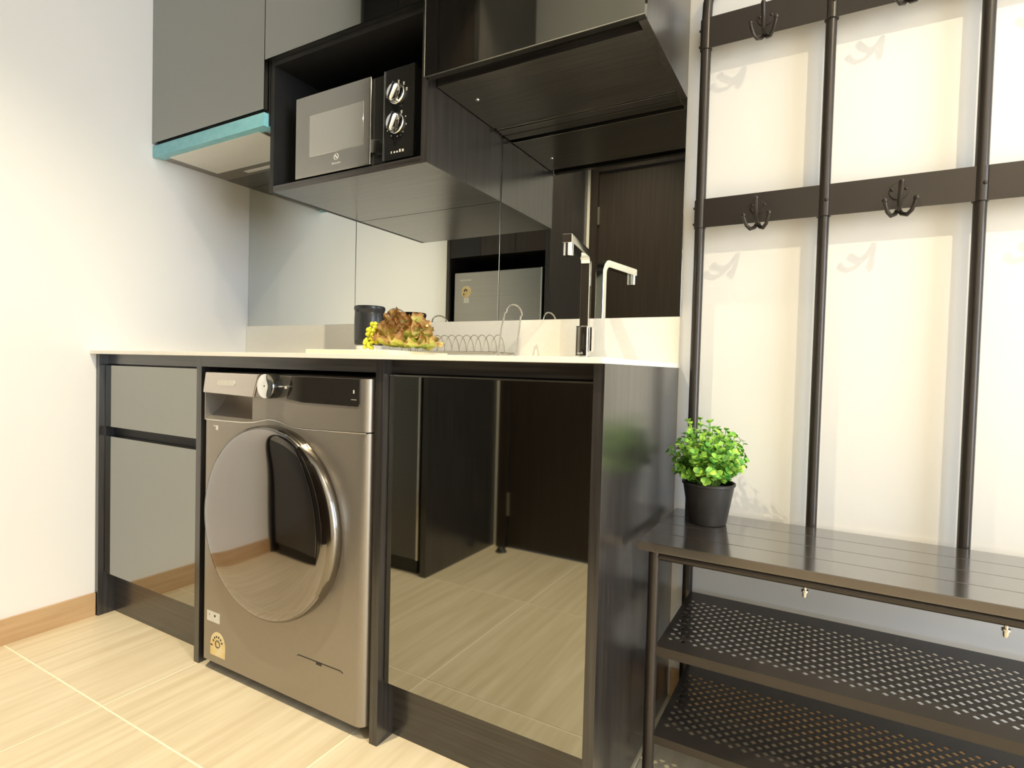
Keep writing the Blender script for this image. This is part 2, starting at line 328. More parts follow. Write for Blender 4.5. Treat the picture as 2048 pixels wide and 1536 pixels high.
c = thing('cooker_hood', 'slim built-in cooker hood with blue protective film on its front edge', 'cooker hood', (.30, -.25, 1.565))
box('body', 0.004, 0.602, -.372, -.107, 1.567, 1.6055, 'steel', c, .0008)
fp = box('front_panel', 0.004, 0.602, -.388, -.3722, 1.5625, 1.6025, 'film', c, .0012); fp['label'] = 'front panel under light blue protective film'
o = MB().box(0.004, 0.602, -.3722, -.352, 1.5645, 1.5668).box(0.570, 0.602, -.352, -.300, 1.5645, 1.5668).build('film_edge', 'film', c); o['label'] = 'blue film folded under the edge'
box('grease_filter', 0.058, 0.545, -.362, -.183, 1.5622, 1.5668, 'filter', c, .001)
box('lamp_lens', 0.17, 0.43, -.153, -.133, 1.5640, 1.5668, 'filter', c, .001)
o = MB().box(0.09, 0.52, -.178, -.113, 1.5650, 1.5669).build('control_strip', 'steel', c)

c = thing('microwave_cabinet', 'black wall cabinet with an open niche under a mirrored door', 'cabinet', (.905, -.19, 1.3655))
N0, N1 = 0.6085, 1.2045
box('side_panel', N0, N0+.0165, -.371, -.008, 1.3655, 1.757, 'black_matte', c, .0006)
box('side_panel', N1-.0195, N1, -.371, -.008, 1.3655, 1.757, 'black_wood', c, .0006)
box('bottom_panel', N0+.0165, N1-.0195, -.371, -.008, 1.3655, 1.384, 'black_wood_h', c, .0006)
box('top_panel', N0+.0165, N1-.0195, -.371, -.008, 1.740, 1.757, 'black_matte', c, .0006)
box('back_panel', N0+.0165, N1-.0195, -.020, -.008, 1.384, 1.740, 'black_matte', c)
box('carcass', N0-.003, N1, -.371, -.008, 1.7575, TOP, 'black_matte', c)
box('door', N0-.0045, N1-.0035, -.390, -.3718, 1.7545, TOP-.002, 'dark_glass', c, .0008)

c = thing('lift_door_cabinet', 'black wall cabinet with a mirrored lift-up door over the tap', 'cabinet', (1.48, -.19, 1.5635))
R0, R1 = 1.2055, 1.7565
box('side_panel', R1-.018, R1, -.3714, -.002, 1.5635, TOP, 'black_wood', c, .0006)
box('carcass', R0, R1-.018, -.368, -.008, 1.590, TOP, 'black_matte', c)
box('bottom_panel', R0+.002, R1-.018, -.338, -.062, 1.5645, 1.590, 'black_wood_h', c, .0006)
box('metal_strip', R0+.012, R1-.018, -.0615, -.058, 1.5600, 1.5900, 'edge_metal', c)  # thin pale metal strip along the rear of the underside
box('rear_batten', R0+.004, R1-.018, -.044, -.008, 1.5635, 1.590, 'black_wood_h', c, .002)
MB().lathe([(.0001, -.003), (.005, -.0025), (.006, 0)], (1.262, -.235, 1.5645), 'Z', 16).build('screw_cap', 'bolt', c, smooth=True)
box('door_core', R0+.002, R1-.0005, -.3888, -.3716, 1.5640, 1.5660, 'black_gloss', c)
dd = box('door', R0+.0015, R1, -.390, -.3718, 1.5660, TOP-.002, 'dark_glass', c, .0008)
MB().box(R0, R1, -.3908, -.3890, 1.5638, 1.5655).box(R0-.0004, R0+.0015, -.3908, -.3890, 1.5638, TOP-.002).build('edge_strip', 'edge_metal', dd)

# ================================================================== MICROWAVE
X0, X1, Z0, Z1, YM = 0.690, 1.141, 1.400, 1.6385, -.347
c = thing('microwave_oven', 'compact grey and black microwave oven with two chrome knobs in the niche', 'microwave', (.915, -.2, 1.384))
box('body', X0+.002, X1-.002, -.334, -.045, Z0+.002, Z1-.003, 'black_plastic', c, .004)
for x in (X0+.04, X1-.04):
    for y in (-.31, -.08):
        MB().lathe([(.0001, 0), (.013, 0), (.015, Z0+.002-1.384)], (x, y, 1.384), 'Z', 16).build('foot', 'black_plastic', c, smooth=True)
door = box('door', X0, 0.990, YM, -.3345, Z0, Z1, 'mw_door', c, .0035, 3)
box('window', 0.752, 0.965, YM-.0012, YM+.001, 1.457, 1.577, 'mw_window', door, .0008, 1)
hp = MB()
hp.prism([(0.990, Z0+.002), (1.037, Z0+.002), (1.037, Z1-.003), (0.990, Z1-.003)], -.3365, -.3345).build('handle_recess', 'black_gloss', door)
hv = MB().prism([(0.9905, 1.432), (1.024, 1.428), (1.027, 1.452), (1.022, 1.462), (0.9905, 1.468)], YM+.001, -.337).build('handle_grip', 'mw_door', door, bevel=.001)
cp = box('control_panel', 1.041, X1, YM, -.3345, Z0, Z1, 'black_gloss', c, .002)
box('panel_strip', 1.0375, 1.0405, YM-.001, -.336, Z0+.001, Z1-.001, 'edge_metal', c)
for q, z in enumerate((1.5695, 1.4925)):
    k = MB().lathe([(.0265, 0), (.0265, .004), (.0245, .006), (.0225, .0165), (.0205, .018), (.0001, .018)], (1.083, YM, z), 'Y', 40).build('knob', 'chrome', c, smooth=True)
    a = math.radians(62 if q == 0 else 66); dx, dz = math.cos(a), math.sin(a); px, pz = -dz, dx
    pl = [(1.083+dx*s+px*t, z+dz*s+pz*t) for s, t in ((-.022, -.004), (.022, -.004), (.022, .004), (-.022, .004))]
    MB().prism(pl, YM-.026, YM-.017).build('grip_bar', 'chrome', k, bevel=.0012)
    mk = MB()
    for i in range(5 if q == 0 else 9):
        a = math.radians((150-34*i) if q == 0 else (60-36*i)); rr = .0335
        x, zz = 1.083+rr*math.cos(a), z+rr*math.sin(a); s = .0036 if (q == 0 or i == 0) else .0020
        mk.lathe([(.0001, .0006), (s*.8, .0006), (s*.8, 0)], (x, YM, zz), 'Y', 8)
        if q == 0 or i == 0: mk.box(x-s*.5, x+s*.5, YM-.0006, YM, zz-s*1.6, zz)
    mk.build('dial_marks', 'print', c)
lettering('brand_lettering', 'Electrolux', .0085, .8625, YM-.0003, 1.4215, 'print', door)
em = MB()
for k in range(24):
    a0 = 2*PI*k/24; a1 = 2*PI*(k+1)/24
em.tube([(.8625+.0085*math.cos(2*PI*k/24), YM-.0004, 1.4415+.0085*math.sin(2*PI*k/24)) for k in range(24)], .0009, 6, closed=True)
em.tube([(.8625-.0075+.015*t, YM-.0004, 1.4415+.0045*math.sin(2*PI*t)) for t in [k/12 for k in range(13)]], .0010, 6)
em.tube([(.8625-.0055+.011*t, YM-.0004, 1.4465-.010*t) for t in (0, .5, 1)], .0010, 6)
em.build('emblem', 'print', door, smooth=True)
for k, (w_, h_) in enumerate(((.003, .006), (.005, .0045), (.005, .0045), (.005, .0075), (.006, .0065))):
    box('panel_print', 1.0655+.0095*k, 1.0655+.0095*k+w_, YM-.0005, YM+.0003, 1.4165, 1.4165+h_, 'print', cp)

# ================================================================== WASHING MACHINE
A0, A1, YW, ZT = 0.607, 1.213, -.565, 0.8255
c = thing('washing_machine', 'graphite front-loading washing machine with round dark glass door', 'washing machine', (.91, -.3, 0))
box('body', A0+.003, A1-.003, -.500, -.03, 0.035, ZT, 'washer', c, .006)
for x in (A0+.05, A1-.05):
    for y in (-.48, -.09):
        MB().lathe([(.0001, 0), (.022, 0), (.022, .012), (.012, .014), (.012, .036)], (x, y, 0), 'Z', 20).build('foot', 'black_plastic', c, smooth=True)
wave = [(A0+.006, .6935), (.70, .6942), (.77, .6952), (.815, .6985), (.845, .7045), (.872, .7090), (.893, .7092), (.918, .7060), (.945, .7000), (.97, .6955), (1.0, .6945), (1.08, .6965), (A1-.006, .700)]
# lower front panel with rounded outer edges
def lerp_poly(poly, x):
    for (xa, za), (xb, zb) in zip(poly[:-1], poly[1:]):
        if x <= xb: return za+(zb-za)*max(0, (x-xa))/(xb-xa)
    return poly[-1][1]
def curved_panel(name, x0, x1, bottom, top, yf, yb, rad0, rad1, m):
    """upright panel whose left and right ends roll back with radius rad0 / rad1"""
    xs = []
    if rad0: xs += [(x0+rad0*(1-math.cos(k/7*PI/2)), yf+rad0*(1-math.sin(k/7*PI/2))) for k in range(7)]
    else: xs += [(x0, yf)]
    for x in [x0+rad0+(x1-rad1-x0-rad0)*k/40 for k in range(1, 40)]: xs.append((x, yf))
    if rad1: xs += [(x1-rad1*(1-math.sin(k/7*PI/2)), yf+rad1*(1-math.cos(k/7*PI/2))) for k in range(8)]
    else: xs += [(x1, yf)]
    mb = MB(); n = len(xs)
    for x, y in xs: mb.v += [(x, y, bottom(x)), (x, y, top(x)), (x, yb, bottom(x)), (x, yb, top(x))]
    for i in range(n-1):
        a, b_ = i*4, i*4+4
        mb.f += [(a, b_, b_+1, a+1), (a+2, a+3, b_+3, b_+2), (a+1, b_+1, b_+3, a+3), (a, a+2, b_+2, b_)]
    mb.f += [(0, 1, 3, 2), ((n-1)*4, (n-1)*4+2, (n-1)*4+3, (n-1)*4+1)]
    return mb.build(name, m, c, smooth=True)
curved_panel('front_panel', A0, A1, lambda x: .030, lambda x: lerp_poly(wave, x), YW, -.498, .012, .024, 'washer')
MB().tube([(x, YW+.001, z+.0005) for x, z in wave], .0017, 8).build('parting_line', 'edge_metal', c, smooth=True)
# upper fascia: drawer, pull recess, knob field, display
fas_top = ZT-.003
curved_panel('fascia', .8125, A1-.0005, lambda x: lerp_poly(wave, x)+.0028, lambda x: fas_top if x > .8435 else .766+(fas_top-.766)*max(0, (x-.8225)/.021), YW-.001, -.498, 0, .024, 'washer')
MB().prism([(A0+.002, .768), (A0+.013, ZT-.002), (.8435, ZT-.002), (.8225, .764)], YW-.007, -.498).build('detergent_drawer', 'washer_drawer', c, bevel=.003, bseg=3)
rc = MB()
n = 10; pr = []
for i in range(n+1):
    t = i/n; pr.append((-.504-.060*t**2.2, .766-.070*t))
for i in range(n):
    b0 = len(rc.v); (ya, za), (yb, zb) = pr[i], pr[i+1]
    rc.v += [(A0+.004, ya, za), (.822-.010*(i/n), ya, za), (.822-.010*((i+1)/n), yb, zb), (A0+.004, yb, zb)]; rc.f.append((b0, b0+1, b0+2, b0+3))
rc.build('pull_recess', 'washer', c, smooth=True)
box('side_cheek', A0+.0008, A0+.0042, YW-.0005, -.498, .6925, .769, 'washer', c, .0008)
MB().prism([(.826, .766), (.8465, ZT-.0035), (.962, ZT-.0035), (.945, .766)], YW-.0035, YW-.0005).build('dial_field', 'washer_panel', c, bevel=.0008)
dp = MB().prism([(.946, .7655), (.9632, ZT-.0035), (A1-.026, ZT-.0035), (A1-.026, .768), (A1-.032, .7600), (1.0, .7600)], YW-.0035, YW-.0005).build('display_panel', 'washer_display', c, bevel=.0008)
kn = MB().lathe([(.031, 0), (.031, .020), (.0295, .026), (.0001, .026)], (.9015, YW-.0035, .796), 'Y', 48).build('program_dial', 'black_gloss', c, smooth=True)
MB().lathe([(.0300, .0255), (.0295, .0285), (.0255, .0300), (.0001, .0282)], (.9015, YW-.0035, .796), 'Y', 48).build('dial_cap', 'chrome', kn, smooth=True)
MB().box(.9015+.0275, .9015+.0325, YW-.030, YW-.0045, .7945, .7975).build('pointer', 'chrome', kn)
MB().tube([(.8635+.0035*math.cos(2*PI*k/16), YW-.0038, .7935+.0035*math.sin(2*PI*k/16)) for k in range(16)], .0006, 6, closed=True).build('panel_mark', 'print', c)
for bx_ in ((.938, .9455, .7905, .7965), (1.168, 1.1715, .789, .797), (1.162, 1.178, .7745, .7755)):
    box('panel_mark', bx_[0], bx_[1], YW-.0040, YW-.0034, bx_[2], bx_[3], 'print', c)
bd = []
for s, (cx, a0) in enumerate(((.742, -90), (.682, 90))):
    for k in range(7): a = math.radians(a0+30*k); bd.append((cx+.0072*math.cos(a), .797+.0072*math.sin(a)))
MB().prism(bd, YW-.0085, YW-.0068).build('badge', 'print', c)
# door
CX, CZ = .8965, .4545
dr = MB().lathe([(.2435, -.002), (.2435, .012), (.2425, .020), (.2400, .0265), (.2375, .0290), (.2362, .0290), (.2362, .024)], (CX, YW, CZ), 'Y', 96).build('door_ring', 'washer_ring', c, smooth=True)
gp = [(.2365, .025)]
for i in range(0, 31):
    t = i/30; r = max(.2365*math.cos(t*PI/2), .0001); gp.append((r, .0285+.0145*max(0, 1-(r/.2365)**9)**0.6+.0075*(1-(r/.2365)**2)))
MB().lathe(gp, (CX, YW, CZ), 'Y', 96).build('door_glass', 'washer_glass', dr, smooth=True)
hg = MB()
sg = 26
for k in range(sg+1):
    a = math.radians(-34+92*k/sg); wdt = math.sin(PI*min(max(k/sg, .02), .98))**.5
    for r, h in ((.2438, .003), (.2475, .010), (.2470-.003*(1-wdt), .0220), (.2430-.003*wdt, .0310), (.2355-.006*wdt, .0350)):
        hg.v.append((CX+r*math.cos(a), YW-h, CZ+r*math.sin(a)))
for k in range(sg):
    for j in range(4): hg.f.append((k*5+j, k*5+j+1, (k+1)*5+j+1, (k+1)*5+j))
hg.build('door_handle', 'washer_ring', dr, smooth=True)
# stickers and filter flap
st = box('info_sticker', .6295, .6855, YW-.0006, YW+.0004, .1405, .1685, 'sticker', c)
mk = MB()
for x, s in ((.641, .0016), (.665, .0034)): mk.lathe([(.0001, .0005), (s, .0005), (s, 0)], (x, YW-.0006, .1585), 'Y', 10)
mk.build('sticker_marks', 'black_plastic', st)
ep = [(.6465, .050), (.7095, .050), (.7105, .083)]
for k in range(9): a = math.radians(10+160*k/8); ep.append((.6785+.031*math.cos(a), .084+.033*math.sin(a)))
ep.append((.6465, .083))
es = MB().prism(ep, YW-.0006, YW+.0004).build('energy_label', 'energy', c)
mk = MB().tube([(.6785+.0095*math.cos(2*PI*k/18), YW-.0008, .084+.0095*math.sin(2*PI*k/18)) for k in range(18)], .0011, 6, closed=True)
for k in range(6): a = math.radians(20+28*k); mk.box(.6785+.020*math.cos(a)-.0026, .6785+.020*math.cos(a)+.0026, YW-.001, YW-.0005, .084+.020*math.sin(a)-.0026, .084+.020*math.sin(a)+.0026)
mk.box(.6478, .6568, YW-.001, YW-.0005, .0755, .0790)
mk.build('label_marks', 'black_plastic', es)
o = MB().box(.6595, .6685, YW-.0006, YW+.0004, .668, .680).box(.648, .6595, YW-.0005, YW+.0004, .6775, .6795).build('small_tag', 'sticker', c)
ff = MB().tube([(.994, YW, .1405), (.998, YW, .1435), (1.14, YW, .1445), (1.148, YW, .141)], .0011, 6).box(1.060, 1.078, YW-.0006, YW+.0004, .1375, .1435).build('filter_flap_slot', 'black_plastic', c)

# ================================================================== HOB
c = thing('induction_hob', 'slim black glass induction hob set on the worktop below the cooker hood', 'hob', (.30, -.28, H))
box('glass_plate', .083, .52, -.468, -.075, H, H+.0032, 'hob', c, .001)
for x, y in ((.20, -.19), (.40, -.33)):
    MB().tube([(x+.075*math.cos(2*PI*k/40), y+.075*math.sin(2*PI*k/40), H+.0033) for k in range(40)], .0007, 6, closed=True).build('zone_ring', 'print', c, smooth=True)

# ================================================================== TAP
c = thing('kitchen_tap', 'tall square chrome kitchen tap with angled spout beside the dish rack', 'tap', (1.516, -.062, H))
TX, TY = 1.516, -.064
MB().lathe([(.0001, 0), (.024, 0), (.024, .006), (.021, .008), (.021, .012)], (TX, TY, H), 'Z', 28).build('base_flange', 'chrome', c, smooth=True)
bdy = box('valve_body', TX-.0195, TX+.0165, TY-.018, TY+.016, H+.012, .975, 'chrome', c, .004, 3)
MB().box(TX+.0165, TX+.026, TY-.010, TY+.010, .905, .972).build('lever', 'chrome', bdy, bevel=.003)
lettering('mark_lettering', 'mch', .010, TX-.004, TY-.0184, .8985, 'print', bdy)
col_ = MB()
def sq(pts, hw, hh):
    """rectangular section along a path lying in a vertical plane that contains Z"""
    b0 = len(col_.v); pts = [Vector(p) for p in pts]
    for i, p in enumerate(pts):
        t = (pts[min(i+1, len(pts)-1)]-pts[max(i-1, 0)]).normalized()
        sd = Vector((0.16, -1, 0)).normalized().cross(Vector((0, 0, 1))); n = sd.cross(t)
        for a, b_ in ((-1, -1), (1, -1), (1, 1), (-1, 1)): col_.v.append(tuple(p+sd*hw*a+n*hh*b_))
    for i in range(len(pts)-1):
        for k in range(4): col_.f.append((b0+i*4+k, b0+i*4+(k+1) % 4, b0+(i+1)*4+(k+1) % 4, b0+(i+1)*4+k))
    col_.f.append((b0, b0+1, b0+2, b0+3)); e = b0+(len(pts)-1)*4; col_.f.append((e, e+1, e+2, e+3))
SPX, SPY = 0.155, -0.988
path = [(TX, TY, .970), (TX, TY, 1.138)]
for k in range(1, 8):
    a = k/8*PI/2; q = .030*(1-math.cos(a)); path.append((TX+SPX*q, TY+SPY*q, 1.138+.030*math.sin(a)))
path.append((TX+SPX*.205, TY+SPY*.205, 1.168))
sq(path, .0125, .0105)
col_.build('spout', 'chrome', c, bevel=.0022, bseg=2)
ex, ey = TX+SPX*.190, TY+SPY*.190
MB().lathe([(.0001, -.032), (.0115, -.032), (.0125, -.029), (.0125, 0)], (ex, ey, 1.160), 'Z', 24).build('aerator', 'chrome', c, smooth=True)
MB().lathe([(.0135, 0), (.0135, .004)], (TX, TY, 1.13), 'Z', 4)

# ================================================================== DISH RACK
c = thing('dish_rack', 'grey wire dish rack with tall looped ends beside the tap', 'dish rack', (1.12, -.12, H))
YA, YB = -.168, -.072
for x, lean in ((1.305, .022), (.922, -.022)):
    pts = [(x, YA, H+.0025), (x+lean*.5, YA-.002, H+.085), (x+lean*.8, YA+.002, H+.128)]
    for k in range(9):
        a = PI*(1-k/8); pts.append((x+lean, (YA+YB)/2+.0455*math.cos(a), H+.130+.0255*math.sin(a)))
    pts += [(x+lean*.8, YB-.002, H+.128), (x+lean*.5, YB+.002, H+.085), (x, YB, H+.0025)]
    MB().tube(pts, .0026, 8).build('end_loop', 'wire', c, smooth=True)
for y in (YA+.004, (YA+YB)/2, YB-.004):
    MB().tube([(.922, y, H+.020), (1.305, y, H+.020)], .0022, 8).build('rail', 'wire', c, smooth=True)
for x in (.935, 1.292):
    MB().tube([(x, YA, H+.017), (x, YB, H+.017)], .0022, 8).build('cross_wire', 'wire', c, smooth=True)
arch = None
for k in range(13):
    x = .955+.0268*k
    if arch is None:
        pts = [(0, (YA+YB)/2-.038*math.cos(PI*j/14), H+.019+.052*math.sin(PI*j/14)) for j in range(15)]
        arch = MB().tube(pts, .0014, 6).build('plate_arch', 'wire', c, smooth=True); o = arch
    else:
        o = arch.copy(); COL.objects.link(o)
    o.location = (x, 0, 0)

# ================================================================== CANISTER, BOARD, LETTUCE
KX, KY = .779, -.115
c = thing('saucer', 'low white ceramic dish under the black canister', 'dish', (KX, KY, H))
MB().lathe([(.0001, 0), (.036, 0), (.039, .004), (.043, .036), (.041, .0405), (.0001, .0405)], (KX, KY, H), 'Z', 40).build('dish_body', 'white_ceramic', c, smooth=True)
c = thing('canister', 'black ceramic canister with a rolled rim standing by the mirror', 'canister', (KX, KY, H+.0405))
MB().lathe([(.0001, 0), (.0440, 0), (.0470, .004), (.0480, .02), (.0485, .085), (.0472, .102), (.0460, .106)], (KX, KY, H+.0405), 'Z', 48).build('body', 'ceramic', c, smooth=True)
MB().lathe([(.0460, .105), (.0480, .112), (.0502, .117), (.0500, .124), (.0470, .127), (.0440, .124), (.0425, .110), (.0425, .02), (.0001, .015)], (KX, KY, H+.0405), 'Z', 48).build('rim', 'ceramic', c, smooth=True)
BT = H+.0125
c = thing('cutting_board', 'pale wooden cutting board on the worktop under the lettuce', 'cutting board', (1.07, -.38, H))
box('board', .922, 1.205, -.495, -.262, H, BT, 'board', c, .003, 3)

def leaf_mesh(L, Wd, nu, nv, curl, ruf, seed, red):
    rnd = random.Random(seed); ph = [rnd.uniform(0, 6.28) for _ in range(5)]; v = []; uv = []
    for i in range(nu+1):
        u = i/nu
        for j in range(nv+1):
            s = 2*j/nv-1
            wid = Wd*(.30+.70*math.sin(PI*.5*min(1, u*1.5))); rl = math.sqrt(max(0, 1-.42*s*s))
            e = min(1, max(abs(s)**2.4*min(1, 2*u), max(0, (u-.55)/.45)**1.6))
            x = wid*s*(1+.05*math.sin(11*u+ph[0])); y = L*u*rl*(1+.05*math.sin(6*s+ph[3]))
            z = curl*L*u*u + .30*Wd*s*s*u
            t = 8.5*s+ph[1]; z += e*ruf*(math.sin(t)+.6*math.sin(2.1*t+5*u+ph[2])+.4*math.sin(9*u+ph[4]))
            z += .0022*math.sin(16*u+ph[0])*math.cos(8*s+ph[3]); y += e*ruf*.5*math.sin(1.7*t+ph[4])
            v.append((x, y, z)); uv.append((red, .30*u+.55*e))
    f = [(i*(nv+1)+j, i*(nv+1)+j+1, (i+1)*(nv+1)+j+1, (i+1)*(nv+1)+j) for i in range(nu) for j in range(nv)]
    me = bpy.data.meshes.new('leaf'); me.from_pydata(v, [], f)
    ul = me.uv_layers.new(name='UVMap')
    for p in me.polygons:
        p.use_smooth = True
        for li, vi in zip(p.loop_indices, p.vertices): ul.data[li].uv = uv[vi]
    return me
LC = Vector((1.150, -.375, BT))
c = thing('lettuce', 'loose head of red leaf lettuce lying on the cutting board', 'lettuce', LC)
rnd = random.Random(11)
# azimuth (deg, 0 = +X), elevation, length, half width, start offset, curl, redness
spec = ((-160, 6, .072, .040, .022, .10, .55), (-125, 4, .064, .044, .026, .22, .60), (-88, 5, .060, .044, .028, .30, .50), (-52, 3, .062, .046, .028, .25, .20), (-18, 2, .074, .042, .030, .12, .05), (14, 4, .078, .042, .028, .10, .0), (60, 10, .070, .042, .02, .1, .3),
        (-146, 26, .084, .046, .012, -.10, .75), (-108, 24, .078, .050, .014, .10, .80), (-70, 22, .076, .048, .016, .12, .55), (-30, 22, .084, .048, .014, .0, .15), (8, 24, .086, .046, .012, -.08, .1), (150, 36, .080, .044, .01, -.1, .5), (100, 40, .078, .042, .01, -.1, .4),
        (-128, 46, .092, .050, .004, -.15, .85), (-86, 44, .086, .050, .006, .02, .70), (-44, 46, .092, .050, .004, -.10, .35), (0, 46, .094, .048, .004, -.15, .25), (40, 54, .092, .046, .004, -.2, .3), (-170, 56, .090, .044, .004, -.2, .7),
        (-110, 68, .100, .048, 0, -.20, .75), (-58, 68, .102, .050, 0, -.22, .60), (-8, 70, .104, .048, 0, -.28, .35), (60, 74, .104, .046, 0, -.2, .4), (-150, 76, .100, .044, 0, -.25, .7), (-80, 86, .104, .046, 0, -.22, .6))
for n_, (az, el, L, wd_, off, cu_, red) in enumerate(spec):
    me = leaf_mesh(L, wd_, 18, 24, cu_+rnd.uniform(-.08, .08), .0068, n_+3, red); me.materials.append(M['lettuce'])
    o = bpy.data.objects.new('leaf', me); COL.objects.link(o); attach(o, c)
    a, e = math.radians(az), math.radians(el)
    d = Vector((math.cos(e)*math.cos(a), math.cos(e)*math.sin(a), math.sin(e)))
    upv = Vector((-math.sin(e)*math.cos(a), -math.sin(e)*math.sin(a), math.cos(e)))
    xx = d.cross(upv)
    m3 = Matrix((xx, d, upv)).transposed().to_4x4()
    o.matrix_basis = Matrix.Translation(LC+d*off+Vector((0, 0, .010))) @ m3 @ Matrix.Rotation(rnd.uniform(-.35, .35), 4, 'Y') @ Matrix.Scale(.93, 4)
    # keep every leaf above the board
    zmin = min((o.matrix_basis @ v.co).z for v in me.vertices)
    if zmin < BT+.0005: o.location.z += BT+.0005-zmin
fr_ = MB()
for k in range(90):
    t = k/89; p = Vector((1.078+.024*t+rnd.uniform(-.014, .014), -.430+rnd.uniform(-.012, .012), BT+.007+.060*t)); fr_.ball(p, rnd.uniform(.0030, .0062), 7)
o = fr_.build('frilly_leaf', 'frill', c, smooth=True); o['label'] = 'bright yellow-green frilly leaf'

# ================================================================== COAT RACK WITH SHOE BENCH
c = thing('coat_rack_bench', 'dark metal coat rack with slatted bench and two perforated shoe shelves', 'coat rack', (2.215, -.2, 0))
PXS = (1.805, 2.0765, 2.3540, 2.6255); PYY = -.034; PR = .0122
ZA = 1.758
# outer frame: two bent uprights joined over the top
pts = [(PXS[0], PYY, 0.0)]+[(PXS[0], PYY, z) for z in (.5, 1.0, ZA-.02)]
for k in range(1, 10): a = k/9*PI/2; pts.append((PXS[0]+.075*(1-math.cos(a)), PYY, ZA+.075*math.sin(a)))
pts.append((2.2, PYY, ZA+.075))
MB().tube(pts, PR, 14).build('outer_upright', 'iron', c, smooth=True)
pts2 = [(2*2.21525-x, y, z) for x, y, z in pts]; pts2[-1] = (2.2, PYY, ZA+.075)
MB().tube(pts2, PR, 14).build('outer_upright', 'iron', c, smooth=True)
for x in PXS[1:3]:
    MB().tube([(x, PYY, .49), (x, PYY, ZA+.075)], PR*.95, 14).build('inner_upright', 'iron', c, smooth=True)
hook_parts = None
for z0, z1 in ((1.2165, 1.2865), (1.6555, 1.7300)):
    rail = MB()
    for a, b_ in zip(PXS[:-1], PXS[1:]): rail.box(a+.010, b_-.010, PYY-.0115, PYY-.0095, z0, z1)
    rail = rail.build('hook_rail', 'iron', c)
    for x in PXS:
        MB().lathe([(PR+.0001, 0), (PR+.0022, .0006), (PR+.0022, z1-z0-.0006), (PR+.0001, z1-z0)], (x, PYY, z0), 'Z', 20).build('sleeve', 'iron', rail, smooth=True)
    for x in (PXS[0], PXS[3]):
        s = -1 if x == PXS[0] else 1
        for z in (z0+.012, z0+.052): MB().ball((x+s*(PR+.0022), PYY, z), .0035, 8).build('screw_head', 'iron', rail, smooth=True)
    for x in PXS[1:3]: MB().ball((x+.004, PYY-PR-.001, (z0+z1)/2), .0040, 8).build('screw_head', 'iron', rail, smooth=True)
    for a, b_ in zip(PXS[:-1], PXS[1:]):
        x = (a+b_)/2; zc = z0+.020; y0 = PYY-.0115
        hk = MB()
        # mounting plate disc, central arm leaning out, two lower prongs with ball tips
        hk.lathe([(.0001, .003), (.017, .003), (.018, 0)], (x, y0, zc+.016), 'Y', 24)
        hk.tube([(x, y0-.003, zc-.022), (x, y0-.018, zc-.026), (x, y0-.034, zc-.018), (x, y0-.049, zc+.006), (x, y0-.056, zc+.020)], [.005, .0052, .005, .0048, .0048], 10)
        hk.ball((x, y0-.0565, zc+.021), .0054, 10)
        for s in (-1, 1):
            pp = [(x, y0-.004, zc-.022), (x+s*.006, y0-.014, zc-.035), (x+s*.014, y0-.026, zc-.0405), (x+s*.021, y0-.036, zc-.034), (x+s*.0255, y0-.043, zc-.020), (x+s*.0268, y0-.045, zc-.014)]
            hk.tube(pp, [.0046, .0046, .0042, .0040, .0038, .0040], 10); hk.ball((x+s*.0270, y0-.0455, zc-.012), .0056, 10)
            hk.ball((x+s*.0125, y0-.003, zc+.020), .0034, 8)
        hk.build('hook', 'iron', rail, smooth=True)
# bench
ZB = .512; BX0, BX1, BY0, BY1 = 1.7735, 2.657, -.379, -.050
for k in range(4):
    y0 = BY0+k*(BY1-BY0)/4; box('bench_slat', BX0, BX1, y0+(.0005 if k else 0), y0+(BY1-BY0)/4-(.0005 if k < 3 else 0), ZB-.018, ZB, 'bench', c, .0014, 2)
ft = MB().tube([(PXS[0], -.362, ZB-.028), (PXS[3], -.362, ZB-.028)], .0085, 10).build('front_tube', 'iron', c, smooth=True)
MB().tube([(PXS[0], PYY, ZB-.028), (PXS[3], PYY, ZB-.028)], .0085, 10).build('rear_tube', 'iron', c, smooth=True)
for x in PXS:
    MB().tube([(x, PYY, ZB-.0285), (x, -.362, ZB-.0285)], .0080, 10).build('cross_tube', 'iron', c, smooth=True)
for x in PXS[1:3]:
    MB().lathe([(.0001, -.020), (.0030, -.0195), (.0040, -.016), (.0040, -.010), (.0060, -.0095), (.0060, -.006), (.003, -.006), (.003, 0)], (x, -.362, ZB-.035), 'Z', 10).build('cap_nut', 'bolt', c, smooth=True)
for x in (PXS[0], PXS[3]):
    MB().tube([(x, -.362, 0), (x, -.362, ZB-.018)], .0115, 14).build('front_leg', 'iron', c, smooth=True)
